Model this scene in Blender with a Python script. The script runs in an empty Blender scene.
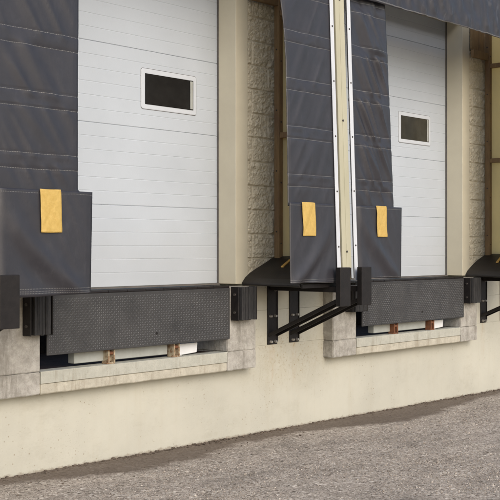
import bpy, bmesh, math, random
from mathutils import Vector, Matrix, noise
random.seed(7)
scene = bpy.context.scene
COL = scene.collection
R = math.radians

# ------------------------------------------------------------------ materials
class NT:
    """tiny helper round a material node tree"""
    def __init__(s, name):
        s.m = bpy.data.materials.new(name); s.m.use_nodes = True
        s.t = s.m.node_tree; s.n = s.t.nodes; s.n.clear()
        s.out = s.n.new('ShaderNodeOutputMaterial')
        s.b = s.n.new('ShaderNodeBsdfPrincipled')
        s.t.links.new(s.b.outputs[0], s.out.inputs[0])
        s.pos = s.n.new('ShaderNodeNewGeometry').outputs['Position']
    def link(s, a, b): s.t.links.new(a, b)
    def setv(s, sock, v):
        if hasattr(v, 'is_output') or isinstance(v, bpy.types.NodeSocket): s.link(v, sock)
        else: sock.default_value = v
    def math(s, op, a, b=0.0, c=None, clamp=False):
        n = s.n.new('ShaderNodeMath'); n.operation = op; n.use_clamp = clamp
        s.setv(n.inputs[0], a); s.setv(n.inputs[1], b)
        if c is not None: s.setv(n.inputs[2], c)
        return n.outputs[0]
    def sep(s):
        n = s.n.new('ShaderNodeSeparateXYZ'); s.link(s.pos, n.inputs[0]); return n.outputs
    def scaled(s, v):
        n = s.n.new('ShaderNodeVectorMath'); n.operation = 'MULTIPLY'
        s.link(s.pos, n.inputs[0]); n.inputs[1].default_value = v; return n.outputs[0]
    def noise(s, scale, detail=4, rough=0.6, vec=None, dist=0.0):
        n = s.n.new('ShaderNodeTexNoise'); n.inputs['Scale'].default_value = scale
        n.inputs['Detail'].default_value = detail; n.inputs['Roughness'].default_value = rough
        n.inputs['Distortion'].default_value = dist
        s.link(vec if vec is not None else s.pos, n.inputs['Vector']); return n.outputs['Fac']
    def vor(s, scale, feature='F1', out='Distance', vec=None):
        n = s.n.new('ShaderNodeTexVoronoi'); n.feature = feature; n.inputs['Scale'].default_value = scale
        s.link(vec if vec is not None else s.pos, n.inputs['Vector']); return n.outputs[out]
    def ramp(s, fac, stops):
        n = s.n.new('ShaderNodeValToRGB'); e = n.color_ramp.elements
        while len(e) < len(stops): e.new(0.5)
        for el, (p, c) in zip(e, stops):
            el.position = p; el.color = (c, c, c, 1) if isinstance(c, (int, float)) else (*c, 1)
        s.link(fac, n.inputs[0]); return n.outputs[0]
    def mix(s, fac, a, b, mode='MIX'):
        n = s.n.new('ShaderNodeMix'); n.data_type = 'RGBA'; n.blend_type = mode
        for sock, v in ((n.inputs[0], fac), (n.inputs[6], a), (n.inputs[7], b)):
            if isinstance(v, tuple): sock.default_value = (*v, 1)
            else: s.setv(sock, v)
        return n.outputs[2]
    def bump(s, h, strength=0.3, dist=0.01, prev=None):
        n = s.n.new('ShaderNodeBump'); n.inputs['Strength'].default_value = strength
        n.inputs['Distance'].default_value = dist; s.link(h, n.inputs['Height'])
        if prev is not None: s.link(prev, n.inputs['Normal'])
        return n.outputs[0]
    def done(s, col, rough=0.7, metal=0.0, normal=None, spec=None):
        if isinstance(col, tuple): s.b.inputs['Base Color'].default_value = (*col, 1)
        else: s.link(col, s.b.inputs['Base Color'])
        s.setv(s.b.inputs['Roughness'], rough); s.setv(s.b.inputs['Metallic'], metal)
        if spec is not None: s.b.inputs['Specular IOR Level'].default_value = spec
        if normal is not None: s.link(normal, s.b.inputs['Normal'])
        return s.m

def m_simple(name, c1, c2, scale=8, rough=0.6, metal=0.0, bs=0.15, bscale=60, lo=0.35, hi=0.65, bd=0.004, stretch=None, spec=None):
    t = NT(name)
    v = t.scaled(stretch) if stretch else None
    f = t.ramp(t.noise(scale, 5, 0.65, v), [(lo, 0.0), (hi, 1.0)])
    return t.done(t.mix(f, c1, c2), rough, metal, t.bump(t.noise(bscale, 3, 0.6, v), bs, bd), spec)

def m_wall():
    t = NT('painted_concrete'); X, Y, Z = t.sep()
    base = t.mix(t.ramp(t.noise(1.3, 6, 0.6), [(0.35, 0.0), (0.68, 1.0)]), (0.50, 0.487, 0.415), (0.435, 0.424, 0.362))
    streak = t.ramp(t.noise(3.0, 5, 0.7, t.scaled((2.2, 1, 0.16))), [(0.52, 0.0), (0.72, 1.0)])
    c = t.mix(t.math('MULTIPLY', streak, 0.22), base, (0.40, 0.35, 0.25))
    # brown speckle and spots where paint has chipped
    sp = t.math('MAXIMUM', t.ramp(t.vor(24), [(0.06, 1.0), (0.17, 0.0)]), t.ramp(t.vor(60), [(0.05, 0.8), (0.18, 0.0)]))
    gate = t.ramp(t.noise(2.6, 6, 0.75), [(0.47, 0.0), (0.60, 1.0)])
    near = t.math('MULTIPLY', t.ramp(t.math('ABSOLUTE', t.math('SUBTRACT', X, 7.5)), [(0.2, 1.0), (0.85, 0.0)]), t.ramp(t.math('ABSOLUTE', t.math('SUBTRACT', Z, 0.62)), [(0.12, 1.0), (0.34, 0.0)]))
    near = t.math('MULTIPLY', near, t.ramp(t.noise(7, 6, 0.8), [(0.36, 0.0), (0.54, 1.0)]))
    chip = t.ramp(t.noise(38, 7, 0.8, t.scaled((1, 1, 0.8))), [(0.55, 0.0), (0.61, 1.0)])
    c = t.mix(t.math('MULTIPLY', sp, t.math('MULTIPLY', gate, 0.75)), c, (0.22, 0.16, 0.09))
    c = t.mix(t.math('MULTIPLY', t.math('MULTIPLY', near, chip), 0.8), c, (0.24, 0.165, 0.085))
    c = t.mix(t.math('MULTIPLY', near, 0.25), c, (0.36, 0.31, 0.20))
    # faint rubbed grey patches and long hairline drips
    rub = t.ramp(t.noise(2.2, 8, 0.8, t.scaled((0.8, 1, 1.6))), [(0.54, 0.0), (0.72, 1.0)])
    c = t.mix(t.math('MULTIPLY', rub, 0.42), c, (0.34, 0.315, 0.25))
    drip = t.ramp(t.noise(26, 4, 0.7, t.scaled((1, 1, 0.05))), [(0.62, 0.0), (0.70, 1.0)])
    c = t.mix(t.math('MULTIPLY', t.math('MULTIPLY', drip, gate), 0.35), c, (0.30, 0.25, 0.16))
    # rust runs under the bracket bolts
    for x0 in (7.255, 7.55, 10.9):
        dx = t.math('ABSOLUTE', t.math('SUBTRACT', t.math('ADD', X, t.math('MULTIPLY', t.noise(6, 3), 0.05)), x0 + 0.025))
        a = t.ramp(dx, [(0.0, 1.0), (0.055, 0.0)])
        b = t.ramp(t.math('SUBTRACT', 0.76, Z), [(0.0, 0.0), (0.02, 1.0), (0.55, 0.0)])
        k = t.math('MULTIPLY', t.math('MULTIPLY', a, b), t.math('MULTIPLY', t.ramp(t.noise(16, 5, 0.75, t.scaled((2.5, 1, 0.5))), [(0.42, 0.0), (0.70, 0.6)]), 1.0), clamp=True)
        c = t.mix(k, c, (0.36, 0.21, 0.08))
    # splash dirt band at the foot
    g = t.math('ADD', t.math('MULTIPLY', X, -0.0095), 0.061)
    d = t.math('SUBTRACT', t.math('SUBTRACT', Z, g), t.math('MULTIPLY', t.ramp(t.noise(17, 7, 0.8), [(0.45, 0.0), (0.8, 1.0)]), 0.035))
    foot = t.ramp(d, [(0.0, 1.0), (0.012, 0.0)])
    c = t.mix(t.math('MULTIPLY', foot, 0.55), c, (0.20, 0.155, 0.11))
    n = t.bump(t.noise(9, 5, 0.6), 0.25, 0.02)
    n = t.bump(t.noise(120, 3, 0.7), 0.25, 0.004, n)
    n = t.bump(sp, -0.3, 0.004, n)
    return t.done(c, 0.72, 0, n, 0.3)

def m_frame(name, ca, cb, cs):
    t = NT(name)
    c = t.mix(t.ramp(t.noise(9, 8, 0.8), [(0.40, 0.0), (0.58, 1.0)]), ca, cb)
    s = t.ramp(t.noise(4.0, 5, 0.7, t.scaled((3.4, 3.4, 0.5))), [(0.52, 0.0), (0.66, 1.0)])
    c = t.mix(t.math('MULTIPLY', s, 0.7), c, cs)
    pit = t.ramp(t.vor(60), [(0.06, 1.0), (0.2, 0.0)])
    c = t.mix(t.math('MULTIPLY', pit, 0.35), c, (0.12, 0.10, 0.08))
    n = t.bump(t.noise(22, 6, 0.7), 0.45, 0.015)
    n = t.bump(pit, -0.4, 0.004, n)
    return t.done(c, 0.85, 0, n, 0.25)

def m_block(name):
    t = NT(name)
    c = t.mix(t.ramp(t.noise(16, 6, 0.7), [(0.3, 0.0), (0.7, 1.0)]), (0.60, 0.54, 0.41), (0.70, 0.64, 0.50))
    n = t.bump(t.noise(75, 6, 0.8), 0.9, 0.010)
    return t.done(c, 0.85, 0, n, 0.25)

def m_block_far():
    t = NT('split_block_wall'); X, Y, Z = t.sep()
    cx = t.n.new('ShaderNodeCombineXYZ'); t.link(X, cx.inputs[0]); t.link(t.math('SUBTRACT', Z, 1.27), cx.inputs[1])
    br = t.n.new('ShaderNodeTexBrick'); t.link(cx.outputs[0], br.inputs['Vector'])
    br.inputs['Scale'].default_value = 1.0; br.inputs['Brick Width'].default_value = 0.4; br.inputs['Row Height'].default_value = 0.2035
    br.inputs['Mortar Size'].default_value = 0.006
    c = t.mix(t.ramp(t.noise(16, 6, 0.7), [(0.3, 0.0), (0.7, 1.0)]), (0.60, 0.54, 0.41), (0.70, 0.64, 0.50))
    c = t.mix(br.outputs['Fac'], c, (0.26, 0.23, 0.17))
    n = t.bump(t.noise(20, 6, 0.7), 0.9, 0.04); n = t.bump(br.outputs['Fac'], -0.8, 0.01, n)
    return t.done(c, 0.85, 0, n, 0.25)

def m_fabric(name, lines, strength=0.55, dusty=0.0):
    """dark coated fabric; lines = ('mod', period, [offsets]) or ('abs', [z...])"""
    t = NT(name); X, Y, Z = t.sep()
    c = t.mix(t.ramp(t.noise(6, 6, 0.7), [(0.3, 0.0), (0.75, 1.0)]), (0.022, 0.0215, 0.027), (0.031, 0.030, 0.036))
    sc = t.ramp(t.noise(5, 6, 0.72, t.scaled((2.6, 1, 1.1)), 0.6), [(0.56, 0.0), (0.74, 1.0)])
    sc2 = t.ramp(t.noise(9, 7, 0.8, t.scaled((2.2, 1, 0.9)), 0.8), [(0.60, 0.0), (0.72, 1.0)])
    c = t.mix(t.math('MULTIPLY', sc2, 0.08), c, (0.20, 0.195, 0.20))
    c = t.mix(t.math('MULTIPLY', sc, 0.10 + dusty), c, (0.13, 0.127, 0.14))
    wob = t.math('MULTIPLY', t.math('SUBTRACT', t.noise(3.5, 2), 0.5), 0.014)
    zz = t.math('ADD', Z, wob)
    if lines[0] == 'mod':
        zz = t.math('MODULO', zz, lines[1]); offs = lines[2]
    else: offs = lines[1]
    strength *= 1.3
    tot = None
    for o in offs:
        k = t.math('LESS_THAN', t.math('ABSOLUTE', t.math('SUBTRACT', zz, o)), 0.0015)
        tot = k if tot is None else t.math('MAXIMUM', tot, k)
    dash = t.math('GREATER_THAN', t.math('SINE', t.math('MULTIPLY', X, 520.0)), -0.35)
    tot = t.math('MULTIPLY', tot, t.math('MULTIPLY', dash, t.math('ADD', 0.10, t.math('MULTIPLY', t.noise(9, 3), 0.8))))
    c = t.mix(t.math('MULTIPLY', tot, strength, clamp=True), c, (0.46, 0.45, 0.42))
    n = t.bump(t.noise(320, 2, 0.6), 0.15, 0.002)
    n = t.bump(t.noise(14, 5, 0.65, t.scaled((1.6, 1, 0.9))), 0.07, 0.02, n)
    return t.done(c, t.ramp(t.noise(5, 4), [(0.3, 0.38), (0.7, 0.52)]), 0, n, 0.5)

def m_ground():
    t = NT('gravelled_asphalt'); X, Y, Z = t.sep()
    st = t.vor(68, out='Color'); hs = t.n.new('ShaderNodeSeparateColor'); t.link(st, hs.inputs[0])
    stone = t.ramp(hs.outputs[0], [(0.0, (0.09, 0.072, 0.056)), (0.3, (0.31, 0.264, 0.216)), (0.8, (0.47, 0.41, 0.345)), (1.0, (0.74, 0.68, 0.60))])
    st2 = t.vor(170, out='Color'); h2 = t.n.new('ShaderNodeSeparateColor'); t.link(st2, h2.inputs[0])
    fine = t.ramp(h2.outputs[1], [(0.0, (0.10, 0.081, 0.064)), (0.6, (0.41, 0.352, 0.294)), (1.0, (0.66, 0.595, 0.51))])
    c = t.mix(t.ramp(t.noise(14, 4), [(0.42, 0.0), (0.58, 1.0)]), stone, fine)
    # worn lighter and darker drifts, longer along the wall
    dr = t.ramp(t.noise(1.6, 6, 0.65, t.scaled((0.7, 1.4, 1))), [(0.32, 0.78), (0.5, 1.0), (0.7, 1.16)])
    c = t.mix(1.0, c, dr, 'MULTIPLY')
    dr2 = t.ramp(t.noise(5.0, 5, 0.7, t.scaled((0.6, 1.5, 1))), [(0.36, 0.80), (0.5, 1.0), (0.7, 1.07)])
    c = t.mix(1.0, c, dr2, 'MULTIPLY')
    # damp soil collected along the foot of the wall: its own outline
    mr = t.n.new('ShaderNodeMapRange'); t.link(X, mr.inputs[0])
    for i, v in ((1, 3.0), (2, 13.0), (3, 0.0), (4, 1.0)): mr.inputs[i].default_value = v
    w = t.ramp(mr.outputs[0], [(0.0, 0.20), (0.14, 0.20), (0.22, 0.50), (0.29, 0.46), (0.36, 0.20), (0.44, 0.28), (0.56, 0.60), (0.66, 0.42), (0.74, 0.24), (0.95, 0.20)])
    w = t.math('ADD', w, t.math('MULTIPLY', t.math('SUBTRACT', t.noise(3.2, 5, 0.65), 0.5), 0.30))
    w = t.math('ADD', w, t.math('MULTIPLY', t.math('SUBTRACT', t.noise(16, 6, 0.8), 0.5), 0.22))
    d = t.math('DIVIDE', t.math('SUBTRACT', w, t.math('MULTIPLY', Y, -1.0)), 0.10)
    k = t.math('ADD', d, 0.3, clamp=True)
    damp = t.mix(t.ramp(t.noise(40, 5, 0.7), [(0.35, 0.0), (0.65, 1.0)]), (0.085, 0.062, 0.045), (0.165, 0.129, 0.098))
    c = t.mix(t.math('MULTIPLY', k, 0.86), c, damp)
    n = t.bump(t.vor(68), -0.9, 0.014)
    n = t.bump(t.noise(160, 4, 0.7), 0.5, 0.006, n)
    n = t.bump(t.noise(6, 5, 0.6), 0.3, 0.05, n)
    return t.done(c, t.math('SUBTRACT', 0.92, t.math('MULTIPLY', k, 0.08)), 0, n, 0.25)

def m_wood(name, c1, c2, c3):
    t = NT(name)
    g = t.noise(14, 6, 0.7, t.scaled((6, 6, 0.5)), 0.4)
    c = t.mix(t.ramp(g, [(0.35, 0.0), (0.65, 1.0)]), c1, c2)
    s = t.ramp(t.noise(3, 4, 0.6, t.scaled((1.4, 1.4, 0.7))), [(0.45, 0.0), (0.68, 1.0)])
    c = t.mix(t.math('MULTIPLY', s, 0.8), c, c3)
    return t.done(c, 0.75, 0, t.bump(g, 0.4, 0.004), 0.3)

def m_translucent(name, col):
    t = NT(name)
    c = t.mix(t.ramp(t.noise(3, 5, 0.6, t.scaled((1, 1, 0.35))), [(0.35, 0.0), (0.7, 1.0)]), col, tuple(v * 0.84 for v in col))
    t.done(c, 0.55, 0, t.bump(t.noise(260, 2), 0.1, 0.002), 0.3)
    tr = t.n.new('ShaderNodeBsdfTranslucent'); t.link(c, tr.inputs['Color'])
    mx = t.n.new('ShaderNodeMixShader'); mx.inputs[0].default_value = 0.5
    t.link(t.b.outputs[0], mx.inputs[1]); t.link(tr.outputs[0], mx.inputs[2]); t.link(mx.outputs[0], t.out.inputs[0])
    return t.m

def m_patch():
    t = NT('yellow_marker_fabric')
    c = t.mix(t.ramp(t.noise(30, 5, 0.7), [(0.3, 0.0), (0.7, 1.0)]), (0.46, 0.305, 0.075), (0.56, 0.385, 0.115))
    c = t.mix(t.ramp(t.noise(18, 4, 0.7), [(0.60, 0.0), (0.75, 0.6)]), c, (0.46, 0.25, 0.06))
    return t.done(c, 0.5, 0, t.bump(t.noise(45, 4, 0.6), 0.3, 0.01), 0.4)

def m_door():
    t = NT('white_door_paint')
    c = t.mix(t.ramp(t.noise(1.8, 5, 0.6), [(0.35, 0.0), (0.7, 1.0)]), (0.455, 0.495, 0.54), (0.422, 0.46, 0.502))
    s = t.ramp(t.noise(9, 6, 0.8, t.scaled((1, 1, 1.5))), [(0.60, 0.0), (0.76, 1.0)])
    c = t.mix(t.math('MULTIPLY', s, 0.35), c, (0.46, 0.46, 0.45))
    X, Y, Z = t.sep(); low = t.ramp(t.math('ADD', t.math('SUBTRACT', Z, 1.27), t.math('MULTIPLY', t.noise(5, 6, 0.75, t.scaled((1, 1, 0.4))), -0.5)), [(0.0, 1.0), (0.25, 0.0)])
    c = t.mix(t.math('MULTIPLY', low, 0.13), c, (0.40, 0.385, 0.35))
    n = t.bump(t.noise(90, 3, 0.6), 0.10, 0.004); n = t.bump(t.noise(3, 3), 0.10, 0.02, n)
    return t.done(c, 0.5, 0, n, 0.35)

def m_tread():
    t = NT('tread_plate_steel')
    c = t.mix(t.ramp(t.noise(4, 6, 0.7), [(0.3, 0.0), (0.7, 1.0)]), (0.030, 0.030, 0.031), (0.050, 0.049, 0.049))
    return t.done(c, 0.6, 0.0, t.bump(t.noise(90, 4, 0.7), 0.25, 0.004), 0.4)

M = dict(
    wall=m_wall(), block=m_block('split_face_block'), blockfar=m_block_far(), ground=m_ground(),
    pier=m_frame('weathered_concrete', (0.43, 0.412, 0.375), (0.29, 0.275, 0.245), (0.19, 0.175, 0.15)),
    sill=m_frame('stained_painted_sill', (0.49, 0.462, 0.385), (0.39, 0.365, 0.30), (0.27, 0.235, 0.175)),
    curb=m_frame('painted_curb_steel', (0.44, 0.435, 0.38), (0.38, 0.378, 0.328), (0.30, 0.285, 0.23)),
    trim=m_simple('beige_trim_paint', (0.59, 0.55, 0.43), (0.545, 0.505, 0.395), 3, 0.6, 0, 0.12, 60),
    door=m_door(),
    winframe=m_simple('white_plastic', (0.53, 0.565, 0.605), (0.50, 0.53, 0.57), 8, 0.45),
    seal=m_simple('dark_rubber_seal', (0.09, 0.085, 0.08), (0.13, 0.12, 0.11), 8, 0.7),
    fabric=m_fabric('dark_curtain_fabric', ('mod', 0.38, [0.145, 0.24])),
    flap=m_fabric('dark_flap_fabric', ('abs', [1.897, 1.310, 1.294, 1.282]), 0.38, 0.0),
    head=m_fabric('dark_header_fabric', ('abs', [3.698, 3.703, 4.10]), 0.8, 0.45),
    pad=m_simple('black_pad_vinyl', (0.013, 0.011, 0.010), (0.022, 0.019, 0.017), 5, 0.45, 0.0, 0.2, 60, spec=0.35),
    cream=m_translucent('cream_side_fabric', (0.95, 0.86, 0.56)),
    filler=m_simple('pale_olive_vinyl', (0.45, 0.43, 0.32), (0.39, 0.37, 0.265), 5, 0.55, stretch=(1, 1, 0.3)),
    alu=m_simple('white_retainer_metal', (0.60, 0.62, 0.65), (0.50, 0.52, 0.55), 6, 0.45, 0.0, stretch=(1, 1, 0.3)),
    bolt=m_simple('zinc_bolt', (0.45, 0.44, 0.42), (0.30, 0.27, 0.24), 40, 0.4, 0.6),
    darkbolt=m_simple('dark_bolt', (0.05, 0.046, 0.044), (0.085, 0.075, 0.065), 40, 0.5, 0.3),
    wood=m_wood('raw_wood', (0.30, 0.20, 0.10), (0.22, 0.145, 0.075), (0.17, 0.105, 0.07)),
    woodlight=m_wood('old_pine', (0.30, 0.21, 0.11), (0.24, 0.16, 0.085), (0.16, 0.10, 0.055)),
    black=m_simple('black_painted_steel', (0.0105, 0.009, 0.009), (0.017, 0.0145, 0.014), 14, 0.5, 0.0, 0.2, 90, spec=0.28),
    rubber=m_simple('laminated_rubber', (0.020, 0.020, 0.021), (0.042, 0.041, 0.041), 22, 0.75, 0, 0.4, 130, stretch=(3, 3, 0.4), spec=0.3),
    tread=m_tread(),
    lozenge=m_simple('worn_tread_steel', (0.060, 0.061, 0.064), (0.14, 0.142, 0.146), 7, 0.42, 0.25, 0.1),
    rust=m_simple('rusted_steel', (0.20, 0.075, 0.030), (0.11, 0.05, 0.028), 30, 0.85, 0, 0.5, 120),
    keeperpale=m_simple('chipped_keeper_paint', (0.40, 0.35, 0.25), (0.20, 0.115, 0.06), 26, 0.8, 0, 0.4, 120, 0.42, 0.58),
    beam=m_simple('pale_steel_paint', (0.37, 0.385, 0.365), (0.31, 0.32, 0.295), 9, 0.6),
    white=m_simple('end_block_white', (0.70, 0.71, 0.72), (0.64, 0.65, 0.66), 9, 0.5),  # near-white for the block past the support beam
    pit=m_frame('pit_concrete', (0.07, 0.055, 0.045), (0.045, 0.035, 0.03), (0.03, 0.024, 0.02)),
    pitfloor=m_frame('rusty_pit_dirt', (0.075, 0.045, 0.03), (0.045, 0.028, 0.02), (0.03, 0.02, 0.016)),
    tag=m_simple('yellow_tag_vinyl', (0.62, 0.38, 0.09), (0.48, 0.28, 0.08), 30, 0.6),
    patch=m_patch(),
    soil=m_simple('soil_crumbs', (0.05, 0.036, 0.026), (0.16, 0.125, 0.095), 50, 0.95),
)
def m_glass(name, c):
    t = NT(name)
    cc = t.mix(t.ramp(t.noise(5, 5, 0.6), [(0.4, 0.0), (0.7, 1.0)]), c, tuple(v * 1.6 for v in c))
    return t.done(cc, 0.12, 0, t.bump(t.noise(4, 2), 0.05, 0.01), 0.35)
def m_grit():
    t = NT('grit_stone'); st = t.vor(40, out='Color'); h = t.n.new('ShaderNodeSeparateColor'); t.link(st, h.inputs[0])
    c = t.ramp(h.outputs[0], [(0.0, (0.11, 0.09, 0.072)), (0.35, (0.30, 0.258, 0.212)), (0.75, (0.41, 0.356, 0.30)), (1.0, (0.60, 0.54, 0.47))])
    return t.done(c, 0.9, 0, None, 0.25)
M['grit'] = m_grit()
M['glass_dark'] = m_glass('dark_window_glass', (0.015, 0.0145, 0.0135))
M['glass_brown'] = m_glass('brownish_window_glass', (0.036, 0.035, 0.029))

# ------------------------------------------------------------------ mesh helpers
class MB:
    def __init__(s): s.bm = bmesh.new()
    def hull8(s, c, bev=0.0, seg=1):
        vs = [s.bm.verts.new(p) for p in c]
        fs = [s.bm.faces.new([vs[i] for i in q]) for q in ((0, 3, 2, 1), (4, 5, 6, 7), (0, 1, 5, 4), (1, 2, 6, 5), (2, 3, 7, 6), (3, 0, 4, 7))]
        if bev > 0:
            es = list({e for f in fs for e in f.edges})
            bmesh.ops.bevel(s.bm, geom=es, offset=bev, segments=seg, affect='EDGES', profile=0.5)
        return s
    def box(s, x0, x1, y0, y1, z0, z1, bev=0.0, seg=1):
        return s.hull8([(x0, y0, z0), (x1, y0, z0), (x1, y1, z0), (x0, y1, z0), (x0, y0, z1), (x1, y0, z1), (x1, y1, z1), (x0, y1, z1)], bev, seg)
    def leanbox(s, x0, x1, d0, d1, z0, z1, bev=0.0):
        """box that follows the leaning shelter front: d = distance in front of the front plane (negative = behind)"""
        a, b = -FZ(z0), -FZ(z1)
        return s.hull8([(x0, a - d1, z0), (x1, a - d1, z0), (x1, a - d0, z0), (x0, a - d0, z0), (x0, b - d1, z1), (x1, b - d1, z1), (x1, b - d0, z1), (x0, b - d0, z1)], bev)
    def cyl(s, p, q, r, n=14, r2=None, dome=False):
        p, q = Vector(p), Vector(q); d = q - p; L = d.length
        rot = Vector((0, 0, 1)).rotation_difference(d.normalized()).to_matrix().to_4x4()
        mt = Matrix.Translation((p + q) / 2) @ rot
        bmesh.ops.create_cone(s.bm, cap_ends=True, cap_tris=False, segments=n, radius1=r, radius2=r if r2 is None else r2, depth=L, matrix=mt)
        return s
    def build(s, name, mat, parent=None, mods=None, smooth=False):
        bmesh.ops.recalc_face_normals(s.bm, faces=s.bm.faces)
        me = bpy.data.meshes.new(name); off = origin(parent)
        bmesh.ops.translate(s.bm, verts=s.bm.verts, vec=-off)
        s.bm.to_mesh(me); s.bm.free(); me.materials.append(M[mat] if isinstance(mat, str) else mat)
        if smooth: me.shade_smooth()
        return link(name, me, parent)

def bolts(name, mat, parent, pts, n=8):
    """each bolt an object of its own: pts = (p, q, r, r2)"""
    for p, q, r, r2 in pts:
        MB().cyl(p, q, r, n, r2).build(name, mat, parent)

def origin(o):
    v = Vector((0, 0, 0))
    while o is not None: v += o.location; o = o.parent
    return v
def link(name, me, parent=None):
    o = bpy.data.objects.new(name, me); COL.objects.link(o)
    if parent is not None: o.parent = parent
    return o
def mesh(name, verts, faces, mat, parent=None, smooth=False):
    off = origin(parent)
    me = bpy.data.meshes.new(name); me.from_pydata([Vector(v) - off for v in verts], [], faces); me.update()
    me.materials.append(M[mat] if isinstance(mat, str) else mat)
    if smooth: me.shade_smooth()
    return link(name, me, parent)
def thing(name, loc, label, cat, group=None):
    o = bpy.data.objects.new(name, None); o.empty_display_size = 0.1; COL.objects.link(o); o.location = loc
    o['label'] = label; o['category'] = cat
    if group: o['group'] = group
    return o

# ------------------------------------------------------------------ layout
C = [5.635, 9.295]                     # dock centres
P = [3.745, 7.40, 11.045]              # centres of the shelter partitions
def FZ(z): return 0.60 + (3.6 - z) * 0.0365     # the shelter fronts lean out towards the bottom
N3 = lambda x, y, z: noise.noise(Vector((x, y, z)))

# ground -----------------------------------------------------------
def gz(x): return 0.019 - 0.0095 * (min(max(x, 0.0), 12.0) - 4.43)
def build_ground():
    xs = [-120, -40, -12, -4, 0] + [0.4 * i for i in range(1, 35)] + [18, 26, 40, 120]
    ys = [1.2, 0.05, -0.15, -0.4] + [-0.4 - 0.35 * i for i in range(1, 20)] + [-10, -16, -40, -150]
    v, f = [], []
    for y in ys:
        for x in xs:
            k = 1.0 if -8 < y < -0.1 else 0.0
            v.append((x, y, gz(x) + k * 0.012 * N3(x * 0.7, y * 0.9, 3.0)))
    n = len(xs)
    for j in range(len(ys) - 1):
        for i in range(n - 1): f.append((j * n + i, (j + 1) * n + i, (j + 1) * n + i + 1, j * n + i + 1))
    o = mesh('ground', v, f, 'ground', None, True); o['kind'] = 'structure'
build_ground()

# the building -------------------------------------------------------
B = thing('warehouse_building', (7.4, 0.3, 0), 'cream painted concrete and split-face block warehouse wall behind the two loading docks', 'building')
XL, XR = -7.0, 24.0
PL, PR = (-0.955, 0.925), (-1.315, 1.281)   # pit edges, frame edges (from dock centre)
MB().box(XL, XR, 0.0, 0.3, -0.4, 0.567).build('foundation_wall', 'wall', B)
edges = [XL] + [e for c in C for e in (c + PR[0] + 0.05, c + PR[1] - 0.05)] + [XR]
for i in range(0, len(edges), 2):
    x0, x1 = edges[i], edges[i + 1]
    b = MB(); b.box(x0, x1, 0.0, 0.3, 0.5672, 0.7296, 0.0)
    b.box(x0, x1, -0.0006, 0.3, 0.7304, 1.0296, 0.0008)
    b.box(x0, x1, 0.0003, 0.3, 1.0308, 1.27, 0.0008)
    b.build('block_course', 'wall', B)
# upper split-face block wall, with the door openings left out
TOPZ = 5.6; HEAD = 4.02; JB = 1.14; TR = 1.29
ed = [XL] + [e for c in C for e in (c - TR, c + TR)] + [XR]
b = MB()
for i in range(0, len(ed), 2): b.box(ed[i], ed[i + 1], 0.03, 0.3, 1.2705, TOPZ)
for c in C: b.box(c - TR, c + TR, 0.03, 0.3, HEAD + 0.15, TOPZ)
b.build('block_wall', 'blockfar', B)
# the strips of block that can be seen beside the doors: real rough faces
def block_face(x0, x1, z0, z1, seed):
    st = 0.0065; nx = int((x1 - x0) / st); nz = int((z1 - z0) / st); v, f = [], []
    for j in range(nz + 1):
        for i in range(nx + 1):
            x = x0 + (x1 - x0) * i / nx; z = z0 + (z1 - z0) * j / nz
            row = math.floor((z - 1.27) / 0.2035); zz = (z - 1.27) - row * 0.2035; sh = 0.2 * (row % 2)
            xx = (x - x0 + 0.14 + sh) % 0.4; cell = math.floor((x - x0 + 0.14 + sh) / 0.4)
            e = min(zz, 0.2035 - zz, xx, 0.4 - xx)
            k = min(1.0, max(0.0, (e - 0.003) / 0.008))
            off = seed + row * 3.7 + cell * 1.9
            n = 0.30 * N3(x * 9, off, z * 9) + 0.36 * N3(x * 24, off, z * 24) + 0.34 * N3(x * 50, off, z * 50) + 0.22 * N3(x * 95, off, z * 95)
            fac = abs(N3(x * 14 + 7, off, z * 14))                  # broken facets
            v.append((x, 0.0 - k * (0.006 + 0.021 * n + 0.015 * fac), z))
    for j in range(nz):
        for i in range(nx):
            a = j * (nx + 1) + i; f.append((a, a + 1, a + nx + 2, a + nx + 1))
    o = mesh('split_face_blocks', v, f, 'block', B)
    # side skirts so that the sheet has thickness
    md = o.modifiers.new('thickness', 'SOLIDIFY'); md.thickness = 0.02; md.offset = -1
for k, c in enumerate(C): block_face(c + TR + 0.0015, P[k + 1] - 0.09, 1.275, 3.72, 3.3 + k * 17)

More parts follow.
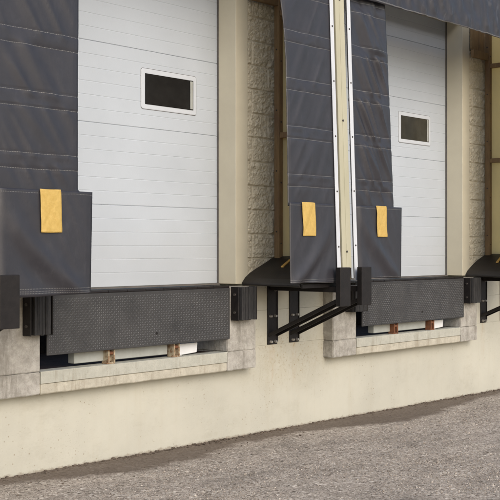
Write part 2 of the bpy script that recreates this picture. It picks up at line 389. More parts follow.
for k, c in enumerate(C):
    # beige trim round the door opening
    for s in (-1, 1):
        x0, x1 = (c + JB, c + TR) if s > 0 else (c - TR, c - JB)
        MB().box(x0, x1, -0.012, 0.29, 1.262, HEAD + 0.149, 0.004, 2).build('door_jamb', 'trim', B)
    MB().box(c - JB - 0.0005, c + JB + 0.0005, -0.010, 0.29, HEAD, HEAD + 0.147, 0.004, 2).build('door_head', 'trim', B)
    # thin seal where the door meets the trim
    b = MB(); b.box(c + JB - 0.004, c + JB - 0.0005, 0.180, 0.196, 1.2665, HEAD - 0.001)
    b.box(c - JB + 0.0005, c - JB + 0.004, 0.180, 0.196, 1.2665, HEAD - 0.001)
    b.box(c - JB + 0.0005, c + JB - 0.0005, 0.17, 0.197, 1.252, 1.266)
    b.build('door_seal', 'seal', B)

    # sectional door: one extruded profile with ribs and seams -> four and a half sections
    def door():
        prof = []; z = 1.268; y0 = 0.2
        seams = [1.887, 2.499, 3.107, 3.717]
        zs = []
        top = HEAD - 0.002
        marks = []
        prev = 1.268
        for sm in seams + [4.33]:
            for q in range(1, 6): marks.append((prev + (sm - prev) * q / 6, 'rib'))
            marks.append((sm, 'seam')); prev = sm
        prof.append((1.268, y0))
        for z, kd in marks:
            if z > top - 0.02: break
            if kd == 'rib':
                prof += [(z - 0.004, y0), (z - 0.001, y0 + 0.0016), (z + 0.001, y0 + 0.0016), (z + 0.004, y0)]
            else:
                prof += [(z - 0.005, y0), (z - 0.002, y0 + 0.0025), (z - 0.001, y0 + 0.006), (z + 0.001, y0 + 0.006), (z + 0.002, y0 + 0.0015), (z + 0.005, y0)]
        prof.append((top, y0))
        x0, x1 = c - JB + 0.002, c + JB - 0.002
        nx = 12; v, f = [], []
        for (z, y) in prof:
            for i in range(nx + 1):
                x = x0 + (x1 - x0) * i / nx
                v.append((x, y + 0.0016 * N3(x * 1.7, z * 3.0, k * 5.0), z))
        for j in range(len(prof) - 1):
            for i in range(nx):
                a = j * (nx + 1) + i; f.append((a, a + 1, a + nx + 2, a + nx + 1))
        o = mesh('overhead_door', v, f, 'door', B)
        md = o.modifiers.new('thickness', 'SOLIDIFY'); md.thickness = 0.045; md.offset = -1
        o['label'] = 'white ribbed sectional door of the ' + ('nearer' if k == 0 else 'farther') + ' dock'
        return o
    d = door()
    # door window: raised rounded frame, recessed pane
    wx = (5.903, 6.521) if k == 0 else (9.514, 10.124); wz = (2.648, 2.966)
    def rrect(x0, x1, z0, z1, r, y, n=5):
        pts = []
        for (cx, cz, a0) in ((x1 - r, z1 - r, 0), (x0 + r, z1 - r, 90), (x0 + r, z0 + r, 180), (x1 - r, z0 + r, 270)):
            for i in range(n + 1):
                a = R(a0 + 90 * i / n); pts.append((cx + r * math.cos(a), y, cz + r * math.sin(a)))
        return pts
    g = 0.042
    x0, x1 = wx; z0, z1 = wz
    loops = [rrect(x0, x1, z0, z1, 0.020, 0.1995), rrect(x0 + .001, x1 - .001, z0 + .001, z1 - .001, 0.019, 0.1965), rrect(x0 + .006, x1 - .006, z0 + .006, z1 - .006, 0.016, 0.1945),
             rrect(x0 + g - .006, x1 - g + .006, z0 + g - .006, z1 - g + .006, 0.010, 0.1945), rrect(x0 + g, x1 - g, z0 + g, z1 - g, 0.012, 0.1965), rrect(x0 + g + .002, x1 - g - .002, z0 + g + .002, z1 - g - .002, 0.012, 0.1992)]
    v = [p for L in loops for p in L]; n = len(loops[0]); f = []
    for j in range(len(loops) - 1):
        for i in range(n): f.append((j * n + i, j * n + (i + 1) % n, (j + 1) * n + (i + 1) % n, (j + 1) * n + i))
    mesh('window_frame', v, f, 'winframe', d)
    b = MB(); b.box(x0 + g - 0.004, x1 - g + 0.004, 0.1935, 0.1975, z0 + g - 0.004, z1 - g + 0.004)
    b.build('window_pane', 'glass_dark' if k == 0 else 'glass_brown', d)
    b = MB()
    b.box(x1 - g - 0.034, x1 - g - 0.006, 0.1895, 0.193, z0 + g + 0.003, z1 - g - 0.003, 0.002)
    b.build('window_bead', 'beam', d)
    ga = [rrect(x0 - .003, x1 + .003, z0 - .003, z1 + .003, 0.023, 0.1988), rrect(x0 - .0005, x1 + .0005, z0 - .0005, z1 + .0005, 0.0205, 0.1984)]
    ga.append([(x, 0.2035, z) for x, y, z in ga[1]]); ga.append([(x, 0.2035, z) for x, y, z in ga[0]])
    f = [(j * n + i, j * n + (i + 1) % n, ((j + 1) % 4) * n + (i + 1) % n, ((j + 1) % 4) * n + i) for j in range(4) for i in range(n)]
    mesh('window_gasket', [p for L in ga for p in L], f, 'seal', d)
    # concrete frame of the pit: two piers, a beam under them, a painted curb between
    ctr = c
    b = MB()
    def rough_box(x0, x1, y0, y1, z0, z1, seed):
        bm = b.bm; st = 0.03
        nx = max(2, int((x1 - x0) / st)); nz = max(2, int((z1 - z0) / st))
        t = bmesh.new()
        bmesh.ops.create_cube(t, size=1.0)
        bmesh.ops.scale(t, vec=(x1 - x0, y1 - y0, z1 - z0), verts=t.verts)
        bmesh.ops.translate(t, vec=((x0 + x1) / 2, (y0 + y1) / 2, (z0 + z1) / 2), verts=t.verts)
        bmesh.ops.bevel(t, geom=list(t.edges), offset=0.006, segments=2, affect='EDGES')
        bmesh.ops.subdivide_edges(t, edges=[e for e in t.edges if e.calc_length() > 0.1], cuts=14, use_grid_fill=True)
        for vv in t.verts:
            p = vv.co
            if p.y < y1 - 0.02:
                q = 0.0035 * N3(p.x * 13 + seed, p.y * 13, p.z * 13) + 0.002 * N3(p.x * 40, p.y * 40 + seed, p.z * 40)
                vv.co = p + Vector((q * 0.8, q, q * 0.8))
        me = bpy.data.meshes.new('t'); t.to_mesh(me); t.free(); bm.from_mesh(me); bpy.data.meshes.remove(me)
    yf = -0.11
    rough_box(c + PR[0], c + PL[0] - 0.0015, yf - 0.002, 0.29, 0.568, 0.7195, 7 + k)
    rough_box(c + PL[1] + 0.0015, c + PR[1], yf - 0.002, 0.29, 0.568, 0.7195, 9 + k)
    rough_box(c + PL[0], c + PL[1], yf + 0.03, 0.29, 0.570, 0.638, 2 + k)
    fr = b.build('dock_frame', 'pier', B)
    for (xa, xb, sd) in ((c + PR[0], c + PL[0], 1), (c + PL[1], c + PR[1], 4)):
        b = MB(); rough_box(xa, xb, yf, 0.29, 0.722, 1.245, sd + k); b.build('concrete_pier', 'pier', fr)
    b = MB()
    rough_box(c + PL[0], c + PL[1], yf, yf + 0.0295, 0.568, 0.640, 12 + k)
    b.build('dock_sill', 'sill', fr)
    b = MB(); b.box(c + PL[0] + 0.001, c + PL[1] - 0.001, yf - 0.0062, 0.0, 0.6385, 0.7225, 0.0025, 2)
    b.build('curb_plate', 'curb', fr)
    # pit behind: floor, back, sides and the deck over it
    b = MB()
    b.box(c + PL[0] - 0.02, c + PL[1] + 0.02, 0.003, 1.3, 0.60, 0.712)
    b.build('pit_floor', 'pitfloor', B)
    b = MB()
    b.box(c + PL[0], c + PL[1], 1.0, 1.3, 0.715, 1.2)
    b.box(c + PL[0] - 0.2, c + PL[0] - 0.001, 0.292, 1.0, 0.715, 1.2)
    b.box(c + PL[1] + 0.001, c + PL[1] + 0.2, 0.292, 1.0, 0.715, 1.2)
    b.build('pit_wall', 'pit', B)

# roof coping so that the wall ends in something when seen from the side
b = MB(); b.box(XL, XR, -0.04, 0.36, TOPZ + 0.002, TOPZ + 0.14, 0.01); b.build('coping', 'trim', B)
# interior floor slab edge behind doors
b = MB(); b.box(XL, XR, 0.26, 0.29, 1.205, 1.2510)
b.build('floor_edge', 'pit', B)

# ------------------------------------------------------------------ dock levelers
def leveler(k):
    dx = 0.0 if k == 0 else 3.69
    x0, x1 = 4.725 + dx, 6.575 + dx
    t = thing('dock_leveler', ((x0 + x1) / 2, -0.1, 0.71), ('nearer' if k == 0 else 'farther') + ' tread plate dock leveler below the white door ' + ('with the dark window' if k == 0 else 'with the brownish window'), 'dock leveler', 'dock levelers under the white doors')
    yp = -0.128; za, zb = 0.828, 1.238
    b = MB(); b.box(x0, x1, yp, yp + 0.016, za, zb, 0.003, 2)
    b.cyl((5.755 + dx, yp - 0.002, 1.0 - 0.07), (5.755 + dx, yp + 0.001, 1.0 - 0.07), 0.001)
    pl = b.build('lip_plate', 'tread', t)
    # raised lozenges, alternately leaning left and right
    v, f = [], []; st = 0.0180; L, W, Hh = 0.0102, 0.0034, 0.0016
    nz = int((zb - za - 0.02) / st); nx = int((x1 - x0 - 0.02) / st)
    for j in range(nz):
        for i in range(nx):
            cx = x0 + 0.018 + i * st; cz = za + 0.02 + j * st
            if math.hypot(cx - (5.755 + dx), cz - 0.92) < 0.016: continue
            a = R(48) if (i + j) % 2 else R(-48)
            ux, uz = math.cos(a), math.sin(a); px, pz = -uz, ux; o = len(v)
            for (q, w, h) in ((-1, 0, 0), (0, -1, 0), (1, 0, 0), (0, 1, 0)):
                v.append((cx + q * L * ux + w * W * px, yp - 0.0003, cz + q * L * uz + w * W * pz))
            for (q, w) in ((-0.72, 0), (0, -0.5), (0.72, 0), (0, 0.5)):
                v.append((cx + q * L * ux + w * W * px, yp - Hh, cz + q * L * uz + w * W * pz))
            for q in range(4): f.append((o + q, o + (q + 1) % 4, o + 4 + (q + 1) % 4, o + 4 + q))
            f.append((o + 4, o + 5, o + 6, o + 7))
    mesh('tread_pattern', v, f, 'lozenge', pl)
    b = MB(); b.cyl((5.755 + dx, yp - 0.0015, 0.92), (5.755 + dx, yp + 0.004, 0.92), 0.011); b.build('lifting_hole_disc', 'black', pl)  # black disc stands in for the dark inside of the hole
    # hinge tube along the top and the deck behind
    b = MB()
    seg = 10; w = (x1 - x0) / seg
    for i in range(seg): b.cyl((x0 + i * w + 0.002, -0.112, 1.246), (x0 + (i + 1) * w - 0.002, -0.112, 1.246), 0.0125, 12)
    b.build('hinge', 'black', t, smooth=False)
    b = MB(); b.box(x0, x1 - 0.02, -0.098, 0.255, 1.238, 1.2475, 0.002); b.build('deck', 'black', t)
    # pale beam and the lip keepers below the plate
    if True:
        yb = -0.045
        b = MB(); b.box(5.03 + dx, 5.952 + dx, yb, yb + 0.07, 0.7430, 0.83, 0.004); b.build('support_beam', 'beam', t)
        for q, (kx, mt) in enumerate(((5.335, 'keeperpale'), (6.0, 'keeperpale'))):
            kx += dx; mt = mt if k == 0 else 'rust'
            b = MB()
            b.box(kx - 0.034, kx - 0.020, yb - 0.055, yb + 0.02, 0.722, 0.842, 0.003)
            b.box(kx + 0.020, kx + 0.034, yb - 0.055, yb + 0.02, 0.722, 0.842, 0.003)
            b.box(kx - 0.0195, kx + 0.0195, yb - 0.02, yb - 0.004, 0.735, 0.815, 0.003)
            b.box(kx - 0.042, kx + 0.03, yb - 0.05, yb + 0.01, 0.7125, 0.7335, 0.003)
            kp = b.build('lip_keeper', mt, t)
            b = MB(); b.cyl((kx - 0.0185, yb - 0.04, 0.80), (kx + 0.0185, yb - 0.04, 0.80), 0.013, 12); b.build('pin', 'rust', kp)
        x = (6.075 if k == 0 else 6.08) + dx
        b = MB(); b.hull8([(x, yb - .01, .727), (x + .19, yb - .01, .738), (x + .19, yb + .05, .738), (x, yb + .05, .727), (x, yb - .01, .815), (x + .20, yb - .01, .815), (x + .20, yb + .05, .815), (x, yb + .05, .815)], 0.003)
        b.box(x + 0.005, x + 0.03, yb, yb + 0.04, 0.7135, 0.7295)
        b.build('white_end_block', 'white', t)
for k in (0, 1): leveler(k)

# ------------------------------------------------------------------ bumpers
def bumper(x0, x1, label):
    t = thing('dock_bumper', ((x0 + x1) / 2, -0.11, 0.975), label, 'dock bumper', 'rubber bumpers on the concrete piers')
    z0, z1 = 0.978, 1.243; yb, yf = -0.1135, -0.212
    rnd = random.Random(int(x0 * 100))
    n = 12; e = 0.026; w = (x1 - x0 - 2 * e) / n
    b = MB()
    for i in range(n):
        a = x0 + e + i * w; q = rnd.uniform(0, 0.007); r = rnd.uniform(-.004, .004)
        b.box(a + 0.0006, a + w - 0.0006, yf + q, yb - 0.012, z0 + r, z1 + rnd.uniform(-.003, .003), 0.0018)
    b.build('rubber_pad', 'rubber', t)
    for s in (0, 1):
        b = MB()
        xa = x0 if s == 0 else x1 - 0.009
        b.box(xa, xa + 0.009, yf + 0.014, yb, z0 - 0.004, z1 + 0.003, 0.002)
        q0, q1 = (x0 + 0.0095, x0 + 0.0255) if s == 0 else (x1 - 0.0255, x1 - 0.0095)
        b.box(q0, q1, yf + 0.03, yb - 0.0005, z0 + 0.006, z1 - 0.006, 0.002)
        an = b.build('steel_angle', 'black', t)
        sx = (x0 - 0.010, x0 + 0.001) if s == 0 else (x1 - 0.001, x1 + 0.010)
        bolts('rod_nut', 'darkbolt', an, [((sx[0], yb - 0.045, zz), (sx[1], yb - 0.045, zz), 0.011, None) for zz in (z0 + 0.06, z1 - 0.06)], 6)
    b = MB(); b.box(x0 + 0.03, x1 - 0.03, yb - 0.0115, yb, z0 + 0.004, z1 - 0.004); b.build('back_plate', 'black', t)
bumper(4.53, 4.724, 'black laminated rubber bumper under the hem of the smooth curtain, beside the first end cap')
bumper(6.60, 6.829, 'black laminated rubber bumper between the nearer tread plate and the sloping pad')
bumper(8.165, 8.405, 'black laminated rubber bumper hidden behind the two black end caps between the docks')
bumper(10.275, 10.508, 'black laminated rubber bumper on the pier past the farther tread plate')

# ------------------------------------------------------------------ shelters
def lerp_tab(tab, z):
    if z <= tab[0][0]: return tab[0][1]
    for (a, p), (c_, q) in zip(tab, tab[1:]):
        if z <= c_: return p + (q - p) * (z - a) / (c_ - a)
    return tab[-1][1]
def fold(x, z, xin, xout, seed, amp, sgn, style):
    """soft diagonal folds in a hanging curtain (metres out of plane)"""
    fr = abs(x - xout) / max(0.05, abs(xin - xout))           # 0 at the clamped strip, 1 at the free edge
    xx = (x - xout)
    band = math.floor((z + 0.19) / 0.38)                          # every panel between two seams creases on its own
    sd = seed + 1.7 * band if style == 1 else seed
    q = 1.0
    if style == 1:
        t = ((z + 0.19) / 0.38 - band); q = min(1.0, min(t, 1 - t) / 0.12)
    u = 0.87 * xx * sgn + 0.5 * z; vv = 0.5 * xx * sgn - 0.87 * z
    a = N3(u * 7.5 + sd, vv * 0.55, sd); a2 = N3(u * 17 + sd, vv * 1.2, sd + 9)
    ridge = max(0.0, 1 - 2.6 * abs(a)) ** 1.7
    big = N3(x * 2.4 + seed, z * 1.1, seed + 4)
    e = min(1.0, max(0.0, fr * 1.25 - 0.10) * 3 + 0.05) * (1 - 0.88 * max(0, fr - 0.75) / 0.25)
    if style == 1: e *= min(1.0, max(0.0, (z - 1.90) / 0.10))
    return e * (amp * q * (1.1 * (ridge - 0.3) + 0.45 * a2) + amp * 0.8 * big * fr)
def sweep(x, z, xin, xout, ztop, zbot, amp):
    """the long fold that sweeps from the strip down to the free corner of a lower flap"""
    fr = abs(x - xout) / max(0.05, abs(xin - xout)); t = min(1.0, max(0.0, (ztop - z) / (ztop - zbot)))
    c0 = 0.12 + 0.80 * t ** 1.7; w = 0.09 + 0.05 * t
    e = min(1.0, max(0.0, fr - 0.09) * 6) * (1 - max(0, fr - 0.85) / 0.15)
    return amp * e * (math.exp(-((fr - c0) / w) ** 2) - 0.5 * math.exp(-((fr - c0 + 0.2) / (w * 1.4)) ** 2)) * (0.5 + 0.5 * t)
def seam(z, per=0.38, offs=(0.145, 0.24)):
    zz = z % per
    return sum(-0.0035 * math.exp(-((zz - o) / 0.007) ** 2) for o in offs) + (0.0012 if offs[0] < zz < offs[1] else 0.0)
def curtain(name, xin, xout, z0, z1, mat, parent, seed, amp, sgn, out, seams=True, nx=44, st=0.011, style=0):
    nz = int((z1 - z0) / st); v, f = [], []
    for j in range(nz + 1):
        z = z0 + (z1 - z0) * j / nz; a = lerp_tab(xin, z)
        for i in range(nx + 1):
            x = xout + (a - xout) * i / nx
            zz = z + (0.006 * math.sin(x * 5 + seed) if j == 0 else 0)
            y = -FZ(z) - (0.004 + (out - 0.004) * min(1.0, max(0.0, abs(x - xout) - 0.05) / 0.05)) - fold(x, z, a, xout, seed, amp, sgn, style)
            if style == 2: y -= sweep(x, z, a, xout, z1, z0, 0.026)
            if seams: y -= seam(z)
            # hems at the free edge and the foot
            if i >= nx - 1: y += 0.004
            v.append((x, y, zz))
    for j in range(nz):
        for i in range(nx):
            q = j * (nx + 1) + i; f.append((q, q + 1, q + nx + 2, q + nx + 1))
    o = mesh(name, v, f, mat, parent, True)
    md = o.modifiers.new('thickness', 'SOLIDIFY'); md.thickness = 0.004; md.offset = 0
    return o
def patch(parent, x0, x1, z0, z1, seed, amp, sgn, xin, xout, out):
    nx, nz = 16, 26; v, f = [], []
    for j in range(nz + 1):
        for i in range(nx + 1):
            s, r = i / nx, j / nz
            x = x0 + (x1 - x0) * s + 0.0012 * math.sin(r * 7 + seed); z = z0 + (z1 - z0) * r + 0.001 * math.sin(s * 5 + seed)
            y = -FZ(z) - out - fold(x, z, lerp_tab(xin, z), xout, seed, amp, sgn, 2) - sweep(x, z, lerp_tab(xin, z), xout, 1.918, 1.29, 0.026) - 0.008
            q = min(abs(s - r), abs(1 - s - r)); y += 0.0035 * math.exp(-(q / 0.045) ** 2)      # the stitched cross
            q = min(s, 1 - s, (r) * 1.6, (1 - r) * 1.6); y += 0.002 * math.exp(-((q - 0.07) / 0.03) ** 2)
            y -= 0.0012 * N3(x * 25, z * 25, seed)
            v.append((x, y, z))
    for j in range(nz):
        for i in range(nx):
            q = j * (nx + 1) + i; f.append((q, q + 1, q + nx + 2, q + nx + 1))
    o = mesh('guide_patch', v, f, 'patch', parent, True)
    md = o.modifiers.new('thickness', 'SOLIDIFY'); md.thickness = 0.005; md.offset = 0
    return o

def strip(xc, zlo, parent, shift, w=0.047):
    b = MB(); z = zlo
    zt = 4.42; b.leanbox(xc - w / 2, xc + w / 2, 0.012, 0.018, zlo, zt, 0.0015)
    s = b.build('retainer_strip', 'alu', parent)
    z = 1.57 + shift
    while z < zt - 0.05:
        if z > zlo + 0.03:
            y = -FZ(z) - 0.018; bolts('strip_bolt', 'darkbolt', s, [((xc, y + 0.001, z), (xc, y - 0.005, z), 0.0085, 0.0065)])
        z += 0.455
    return s

XIN = {
    (0, 'L'): [(1.29, 4.614 - 0.02), (1.90, 4.585), (1.93, 4.545), (2.5, 4.563), (3.15, 4.588), (4.4, 4.60)],
    (0, 'R'): [(1.27, 6.637), (2.2, 6.665), (3.03, 6.682), (3.28, 6.667), (3.50, 6.636), (4.4, 6.56)],
    (1, 'L'): [(1.30, 8.10), (1.93, 8.13), (1.94, 8.130), (3.2, 8.108), (3.74, 8.091), (4.4, 8.08)],
    (1, 'R'): [(1.27, 10.36), (2.2, 10.38), (3.28, 10.385), (4.4, 10.37)],
}
def shelter(k):
    lab = ['nearer fabric dock shelter with smooth grey-black curtains round the door with the dark window',
           'farther fabric dock shelter with creased curtain and a head curtain across the top'][k]
    pl, pr = P[k] + 0.095, P[k + 1] - 0.095
    t = thing('dock_shelter', ((pl + pr) / 2, 0, 1.3), lab, 'dock shelter', 'fabric dock shelters round the doors')
    for side in ('L', 'R'):
        s = 1 if side == 'L' else -1
        xe = pl if side == 'L' else pr                     # outer edge of this shelter
        # cream side sheet
        b = MB(); F0, F1 = FZ(1.30) - 0.03, FZ(4.45) - 0.03
        xa, xb = (xe, xe + 0.005) if side == 'L' else (xe - 0.005, xe)
        b.hull8([(xa, -F0, 1.30), (xb, -F0, 1.30), (xb, -0.001, 1.30), (xa, -0.001, 1.30), (xa, -F1, 4.45), (xb, -F1, 4.45), (xb, -0.001, 4.45), (xa, -0.001, 4.45)])
        b.build('side_panel', 'cream', t)
        # wooden stud on the wall, front post and rails, inside the sheet
        q0, q1 = (xe + 0.006, xe + 0.056) if side == 'L' else (xe - 0.056, xe - 0.006)
        b = MB(); b.box(q0, q1, -0.085, -0.028, 1.30, 4.44, 0.003); st = b.build('wall_stud', 'wood', t)
        z = 1.6
        while z < 4.3:
            bolts('stud_screw', 'darkbolt', st, [(((q0 + q1) / 2, -0.084, z), ((q0 + q1) / 2, -0.089, z), 0.007, None), ((q0 + 0.001, -0.056, z + 0.1), (q0 - 0.004, -0.056, z + 0.1), 0.007, None)]); z += 0.52
        b = MB(); b.leanbox(q0, q1, -0.10, -0.055, 1.30, 4.44, 0.003); b.build('front_post', 'wood', t)
        for zr in (2.525, 3.571):
            b = MB(); b.box(q0 + 0.004, q1 - 0.006, -0.53, -0.0855, zr - 0.024, zr + 0.024, 0.003); b.build('side_rail', 'wood', t)
        # curtain: upper sheet and the wider lower flap
        xin = XIN[(k, side)]; xo = xe + s * 0.004
        amp = {(0, 'L'): 0.011, (0, 'R'): 0.010, (1, 'L'): 0.027, (1, 'R'): 0.010}[(k, side)]
        sg = -1 if (k, side) == (0, 'R') else 1
        sd = 2.7 + 5.1 * k + (2.2 if side == 'R' else 0)
        cu = curtain('side_curtain', xin, xo, 1.885, 4.43, 'fabric', t, sd, amp, sg, 0.004, style=1)
        z0 = {(0, 'L'): 1.268, (0, 'R'): 1.278, (1, 'L'): 1.302, (1, 'R'): 1.29}[(k, side)]
        fin = {(0, 'L'): [(1.26, 4.614), (1.92, 4.650)], (0, 'R'): [(1.27, 6.637), (1.92, 6.655)], (1, 'L'): [(1.3, 8.185), (1.92, 8.232)], (1, 'R'): [(1.3, 10.34), (1.92, 10.36)]}[(k, side)]
        fl = curtain('lower_flap', fin, xo, z0, 1.918, 'flap', cu, sd + 0.31, 0.0045, sg, 0.022, False, style=2)
        px = {(0, 'L'): (4.222, 4.384), (0, 'R'): (6.798, 6.962), (1, 'L'): (7.822, 7.968)}.get((k, side))
        if px: patch(cu, px[0], px[1], 1.655, 1.922, sd + 0.31, 0.0045, sg, fin, xo, 0.026)
        strip(xe - s * 0.0 + s * 0.0245, 1.29, t, {(0, 'R'): 0.0, (1, 'L'): 0.012}.get((k, side), 0.03))
    # head curtain and rail; the unseen nearer curtain is raised to brighten its door
    nx, nz = 130, 52; v, f = [], []; xa, xb = pl + 0.05, pr - 0.0
    if k == 1: xa = pl + 0.035
    for j in range(nz + 1):
        for i in range(nx + 1):
            x = xa + (xb - xa) * i / nx; r = j / nz; zb = 3.69 if k else 3.96; z = zb + (4.41 - zb) * r
            u = x * 0.92 + z * 0.4
            w = (1 - abs(N3(u * 5.5 + k * 7, z * 0.8, 2.0))) ** 3 - 0.4 + 0.6 * N3(x * 13, z * 3.0, 5.0)
            zz = z + (1 - r) * (0.006 * math.sin(x * 2.1 + 1) + 0.002 * N3(x * 9, 0, 1))
            y = -FZ(z) - 0.05 - 0.032 * w * (1 - r * 0.6) * min(1.0, 0.35 + r * 6)
            v.append((x, y, zz))
    for j in range(nz):
        for i in range(nx):
            q = j * (nx + 1) + i; f.append((q, q + 1, q + nx + 2, q + nx + 1))
    o = mesh('head_curtain', v, f, 'head', t, True)
    md = o.modifiers.new('thickness', 'SOLIDIFY'); md.thickness = 0.003; md.offset = 0
    b = MB(); b.box(pl + 0.06, pr - 0.06, -0.585, -0.54, 4.30, 4.40, 0.003); b.build('head_rail', 'wood', t)
    # cross piece and boards above the blocks, right of the door
    xs0, xs1 = C[k] + TR - 0.02, pr - 0.057
    b = MB(); b.box(xs0, xs1, -0.075, -0.036, 3.632, 3.712, 0.003); b.build('cross_piece', 'woodlight', t)
    x = xs0 + 0.022; q = 0
    while x < xs1 - 0.01:
        w = min(0.085, xs1 - x); MB().box(x, x + w - 0.004, -0.034 + 0.004 * (q % 2), -0.016, 3.725, 4.43, 0.002).build('top_board', 'woodlight', t); x += w; q += 1
for k in (0, 1): shelter(k)

# fillers between neighbouring shelters
for i, (p, lab) in enumerate(zip(P, ('narrow cream filler strip beside the outer edge of the nearest curtain',
                                      'narrow olive cream filler strip between the two white metal strips in the middle',
                                      'narrow cream filler strip beyond the bright cream side panel'))):
    t = thing('filler_strip', (p, -0.62, 1.40), lab, 'filler strip')
    b = MB(); b.leanbox(p - 0.062, p + 0.062, -0.006, 0.0112, 1.395, 4.42, 0.001)
    b.leanbox(p - 0.006, p + 0.034, 0.0115, 0.0135, 1.397, 4.41, 0.0008)
    b.build('filler_cover', 'filler', t)
    bolts('filler_bolt', 'darkbolt', t, [((p - 0.001, -FZ(z) - 0.0105, z), (p - 0.001, -FZ(z) - 0.018, z), 0.009, None) for z in (1.53, 2.62, 3.63)])
    b = MB(); b.leanbox(p - 0.06, p + 0.06, -0.05, -0.008, 1.40, 4.40, 0.003); b.build('backing_board', 'wood', t)

# ------------------------------------------------------------------ support arms
def arm(xc, label):
    t = thing('support_bracket', (xc, 0, 0.73), label, 'support bracket', 'black steel brackets under the shelter sides')
    w = 0.064; yc = -0.735
    b = MB(); b.box(xc - w, xc + w, -0.012, -0.0015, 0.733, 1.262, 0.002)
    b.box(xc + w - 0.008, xc + w, -0.020, -0.011, 0.75, 1.262, 0.002)
    pl = b.build('wall_plate', 'black', t)
    bolts('wall_bolt', 'bolt', pl, [((xc + dx, -0.011, z), (xc + dx, -0.034, z), 0.014, 0.010) for (dx, z) in ((-0.030, 0.757), (0.030, 0.757), (-0.035, 0.975), (0.028, 0.975), (0.03, 1.20))], 6)
    # strut: a channel rising from the foot of the plate to the end cap
    y0, z0, y1, z1 = -0.013, 0.806, yc + 0.004, 1.122
    b = MB(); d = Vector((0, y1 - y0, z1 - z0)).normalized(); n = Vector((0, -d.z, d.y)) * 0.017
    if n.z < 0: n = -n
    A, Bv = Vector((xc, y0, z0)), Vector((xc, y1, z1))
    def plank(x0, x1, lo, hi):
        u = n.normalized()
        b.hull8([(x0, *(A + u * lo)[1:]), (x1, *(A + u * lo)[1:]), (x1, *(Bv + u * lo)[1:]), (x0, *(Bv + u * lo)[1:]),
                 (x0, *(A + u * hi)[1:]), (x1, *(A + u * hi)[1:]), (x1, *(Bv + u * hi)[1:]), (x0, *(Bv + u * hi)[1:])], 0.0015)
    plank(xc - 0.058, xc + 0.058, 0.014, 0.022); plank(xc - 0.058, xc - 0.050, -0.010, 0.0135); plank(xc + 0.050, xc + 0.058, -0.010, 0.0135)
    b.build('strut', 'black', t)
    b = MB(); b.box(xc - 0.05, xc + 0.05, yc + 0.003, -0.0215, 1.198, 1.246, 0.003); b.build('arm', 'black', t)
    b = MB(); b.box(xc - 0.07, xc + 0.07, yc - 0.05, yc, 1.085, 1.402, 0.004, 2); b.build('end_cap', 'black', t)
for i, p in enumerate(P):
    for q, dx in enumerate(((-0.11, 0.186), (-0.15, 0.148), (-0.15, 0.30))[i]):
        lab = [['black steel bracket below the outer edge of the smooth nearest curtain', 'black steel bracket with its flat end cap against the foot of the smooth nearest curtain'],
               ['black steel bracket with its end cap at the foot of the olive strip', 'black steel bracket with its end cap in front of the creased curtain'],
               ['black steel bracket under the farther pad, past the last bumper', 'black steel bracket beyond the last pad']][i][q]
        arm(p + dx, lab)

# ------------------------------------------------------------------ draft pads at the foot of the right-hand sides
def pad(k, label):
    pr = P[k + 1] - 0.062; x0 = P[k + 1] - 0.555
    t = thing('draft_pad', ((x0 + pr) / 2, -0.3, 1.24), label, 'draft pad', 'black pads closing the foot of the shelters')
    prof = [(0.0, 1.252), (0.0, 1.275), (0.04, 1.315), (0.10, 1.352), (0.18, 1.392), (0.28, 1.435), (0.38, 1.472), (0.46, 1.496), (pr - x0, 1.508)]
    prof2 = prof + [(pr - x0, 1.262), (0.3, 1.252), (0.15, 1.248)]
    ny = 22; v, f = [], []; n = len(prof2)
    for j in range(ny + 1):
        r = j / ny; y = -0.014 - 0.615 * r
        for i, (dx, z) in enumerate(prof2):
            e = 0.0
            top = 1 <= i < len(prof)
            x = x0 + dx; zz = z
            if top:
                zz += 0.010 * N3(x * 5 + k * 3, y * 5, 1.0) - 0.05 * max(0, (r - 0.85) / 0.15) ** 2 * (z - 1.25) / 0.25
            zz -= 0.006 * r
            v.append((x, y, zz))
    for j in range(ny):
        for i in range(n): f.append((j * n + i, j * n + (i + 1) % n, (j + 1) * n + (i + 1) % n, (j + 1) * n + i))
    f.append(tuple(range(n))); f.append(tuple(reversed([ny * n + i for i in range(n)])))
    o = mesh('pad_body', v, f, 'pad', t)
    bm = bmesh.new(); bm.from_mesh(o.data); bmesh.ops.recalc_face_normals(bm, faces=bm.faces); bm.to_mesh(o.data); bm.free()
    md = o.modifiers.new('bevel', 'BEVEL'); md.width = 0.008; md.segments = 2; md.limit_method = 'ANGLE'; md.angle_limit = R(40)
    # front board below the curtain
    b = MB(); b.box(x0 + 0.01, pr - 0.01, -0.655, -0.6325, 1.238, 1.272, 0.002); b.build('front_board', 'black', t)
    # small yellow tag lying on the pad near the stud
    b = MB(); xa, xb = x0 + 0.195, x0 + 0.40
    b.hull8([(xa, -0.305, 1.398), (xb, -0.265, 1.479), (xb, -0.235, 1.479), (xa, -0.275, 1.398), (xa, -0.305, 1.410), (xb, -0.265, 1.491), (xb, -0.235, 1.491), (xa, -0.275, 1.410)], 0.002)
    b.build('yellow_tag', 'tag', t)
pad(0, 'black sloping pad with yellow tag behind the hem of the middle curtain')
pad(1, 'black sloping pad above the farther bumper and below the bright cream panel')

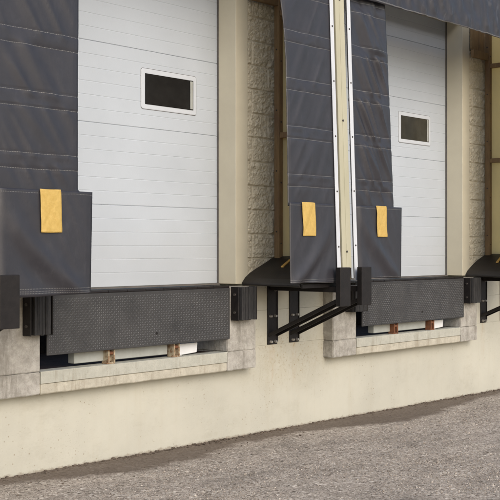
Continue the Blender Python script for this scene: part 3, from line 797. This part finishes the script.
# ------------------------------------------------------------------ crumbs of soil along the foot of the wall
def crumbs():
    rnd = random.Random(3); bm = bmesh.new()
    for i in range(1500):
        x = rnd.uniform(3.2, 13.5); y = -abs(rnd.gauss(0, 0.035)) - 0.006 if rnd.random() < 0.75 else -rnd.uniform(0.0, 0.5)
        r = rnd.choice([0.004, 0.005, 0.006, 0.008, 0.010, 0.013]) * rnd.uniform(0.7, 1.2)
        if y < -0.1: r *= 0.6
        g = bmesh.ops.create_icosphere(bm, subdivisions=1, radius=r)
        sc = Vector((rnd.uniform(0.7, 1.5), rnd.uniform(0.7, 1.5), rnd.uniform(0.4, 0.8)))
        for v in g['verts']:
            v.co = Vector((v.co.x * sc.x, v.co.y * sc.y, v.co.z * sc.z)) * rnd.uniform(0.8, 1.2) + Vector((x, y, gz(x) + r * 0.25))
    me = bpy.data.meshes.new('soil_crumbs'); bm.to_mesh(me); bm.free(); me.materials.append(M['soil'])
    o = link('soil_crumbs', me); o['kind'] = 'stuff'; o['label'] = 'dark crumbs of soil and grit along the foot of the cream wall'; o['category'] = 'soil'
crumbs()

# loose grit lying on the asphalt: too many to count, one object
def grit():
    rnd = random.Random(11); v, f = [], []
    O = [(1, 0, 0), (-1, 0, 0), (0, 1, 0), (0, -1, 0), (0, 0, 1), (0, 0, -1)]
    T = [(0, 2, 4), (2, 1, 4), (1, 3, 4), (3, 0, 4), (2, 0, 5), (1, 2, 5), (3, 1, 5), (0, 3, 5)]
    n = 0
    while n < 36000:
        x = rnd.uniform(3.0, 13.5); y = -(0.55 + 3.2 * rnd.random() ** 0.8)
        # only where the view can reach it, with denser drifts
        if y < -0.9 - (13.5 - x) * 0.30: continue
        if rnd.random() > 0.45 + 0.9 * N3(x * 0.8, y * 1.6, 7.0) + 0.4 * N3(x * 3, y * 4, 2.0): continue
        n += 1
        r = min(0.012, rnd.lognormvariate(math.log(0.0033), 0.36)); a = rnd.uniform(0, 6.28); ca, sa = math.cos(a), math.sin(a)
        sx, sy, sz = r * rnd.uniform(0.8, 1.5), r * rnd.uniform(0.7, 1.2), r * rnd.uniform(0.5, 0.9)
        z0 = gz(x) + 0.012 * (N3(x * 0.7, y * 0.9, 3.0) if y < -0.1 else 0.0) + sz * 0.45
        o = len(v); tx, ty = rnd.uniform(-.4, .4), rnd.uniform(-.4, .4)
        for (p, q, w_) in O:
            p2, q2 = p * sx * rnd.uniform(.75, 1.1), q * sy * rnd.uniform(.75, 1.1); 
            v.append((x + p2 * ca - q2 * sa + w_ * sz * tx, y + p2 * sa + q2 * ca + w_ * sz * ty, z0 + w_ * sz + p2 * ty * 0.5))
        f += [tuple(o + i for i in t_) for t_ in T]
    ob = mesh('loose_grit', v, f, 'grit'); ob['kind'] = 'stuff'; ob['label'] = 'fine loose grit scattered over the grey brown asphalt'; ob['category'] = 'grit'
grit()

# ------------------------------------------------------------------ light, sky, camera
w = bpy.data.worlds.new('World'); scene.world = w; w.use_nodes = True
nt = w.node_tree; bg = nt.nodes.get('Background') or nt.nodes.new('ShaderNodeBackground')
sky = nt.nodes.new('ShaderNodeTexSky'); sky.sky_type = 'NISHITA'; sky.sun_disc = False
EL, AZ = 31.0, 197.0                    # azimuth clockwise from +Y: in front of the wall, from the left
sky.sun_elevation = R(EL); sky.sun_rotation = R(AZ); sky.dust_density = 2.5; sky.air_density = 1.0; sky.ozone_density = 0.6
nt.links.new(sky.outputs[0], bg.inputs[0]); bg.inputs[1].default_value = 0.15
sl = bpy.data.lights.new('sun', 'SUN'); sl.energy = 1.1; sl.angle = R(45); sl.color = (1.0, 0.985, 0.97)
so = bpy.data.objects.new('sun', sl); COL.objects.link(so)
sd = Vector((math.sin(R(AZ)) * math.cos(R(EL)), math.cos(R(AZ)) * math.cos(R(EL)), math.sin(R(EL))))
so.rotation_euler = sd.to_track_quat('Z', 'Y').to_euler()
so.location = (6, -8, 9)

cam = bpy.data.cameras.new('camera'); co = bpy.data.objects.new('camera', cam); COL.objects.link(co)
cam.sensor_width = 36; cam.lens = 36 * 1100 / 500; cam.clip_end = 600; cam.shift_y = 2 / 500 * -1
a = math.atan(960 / 1100)
co.location = (0, -6.08, 1.56); co.rotation_euler = (R(90), 0, -(math.pi / 2 - (math.pi / 2 - a)) )
fw = Vector((math.cos(a), math.sin(a), 0)); co.rotation_euler = fw.to_track_quat('-Z', 'Y').to_euler()
scene.camera = co
vs = scene.view_settings; vs.view_transform = 'Standard'; vs.look = 'None'; vs.gamma = 1; vs.use_curve_mapping = False; vs.exposure = 0.42
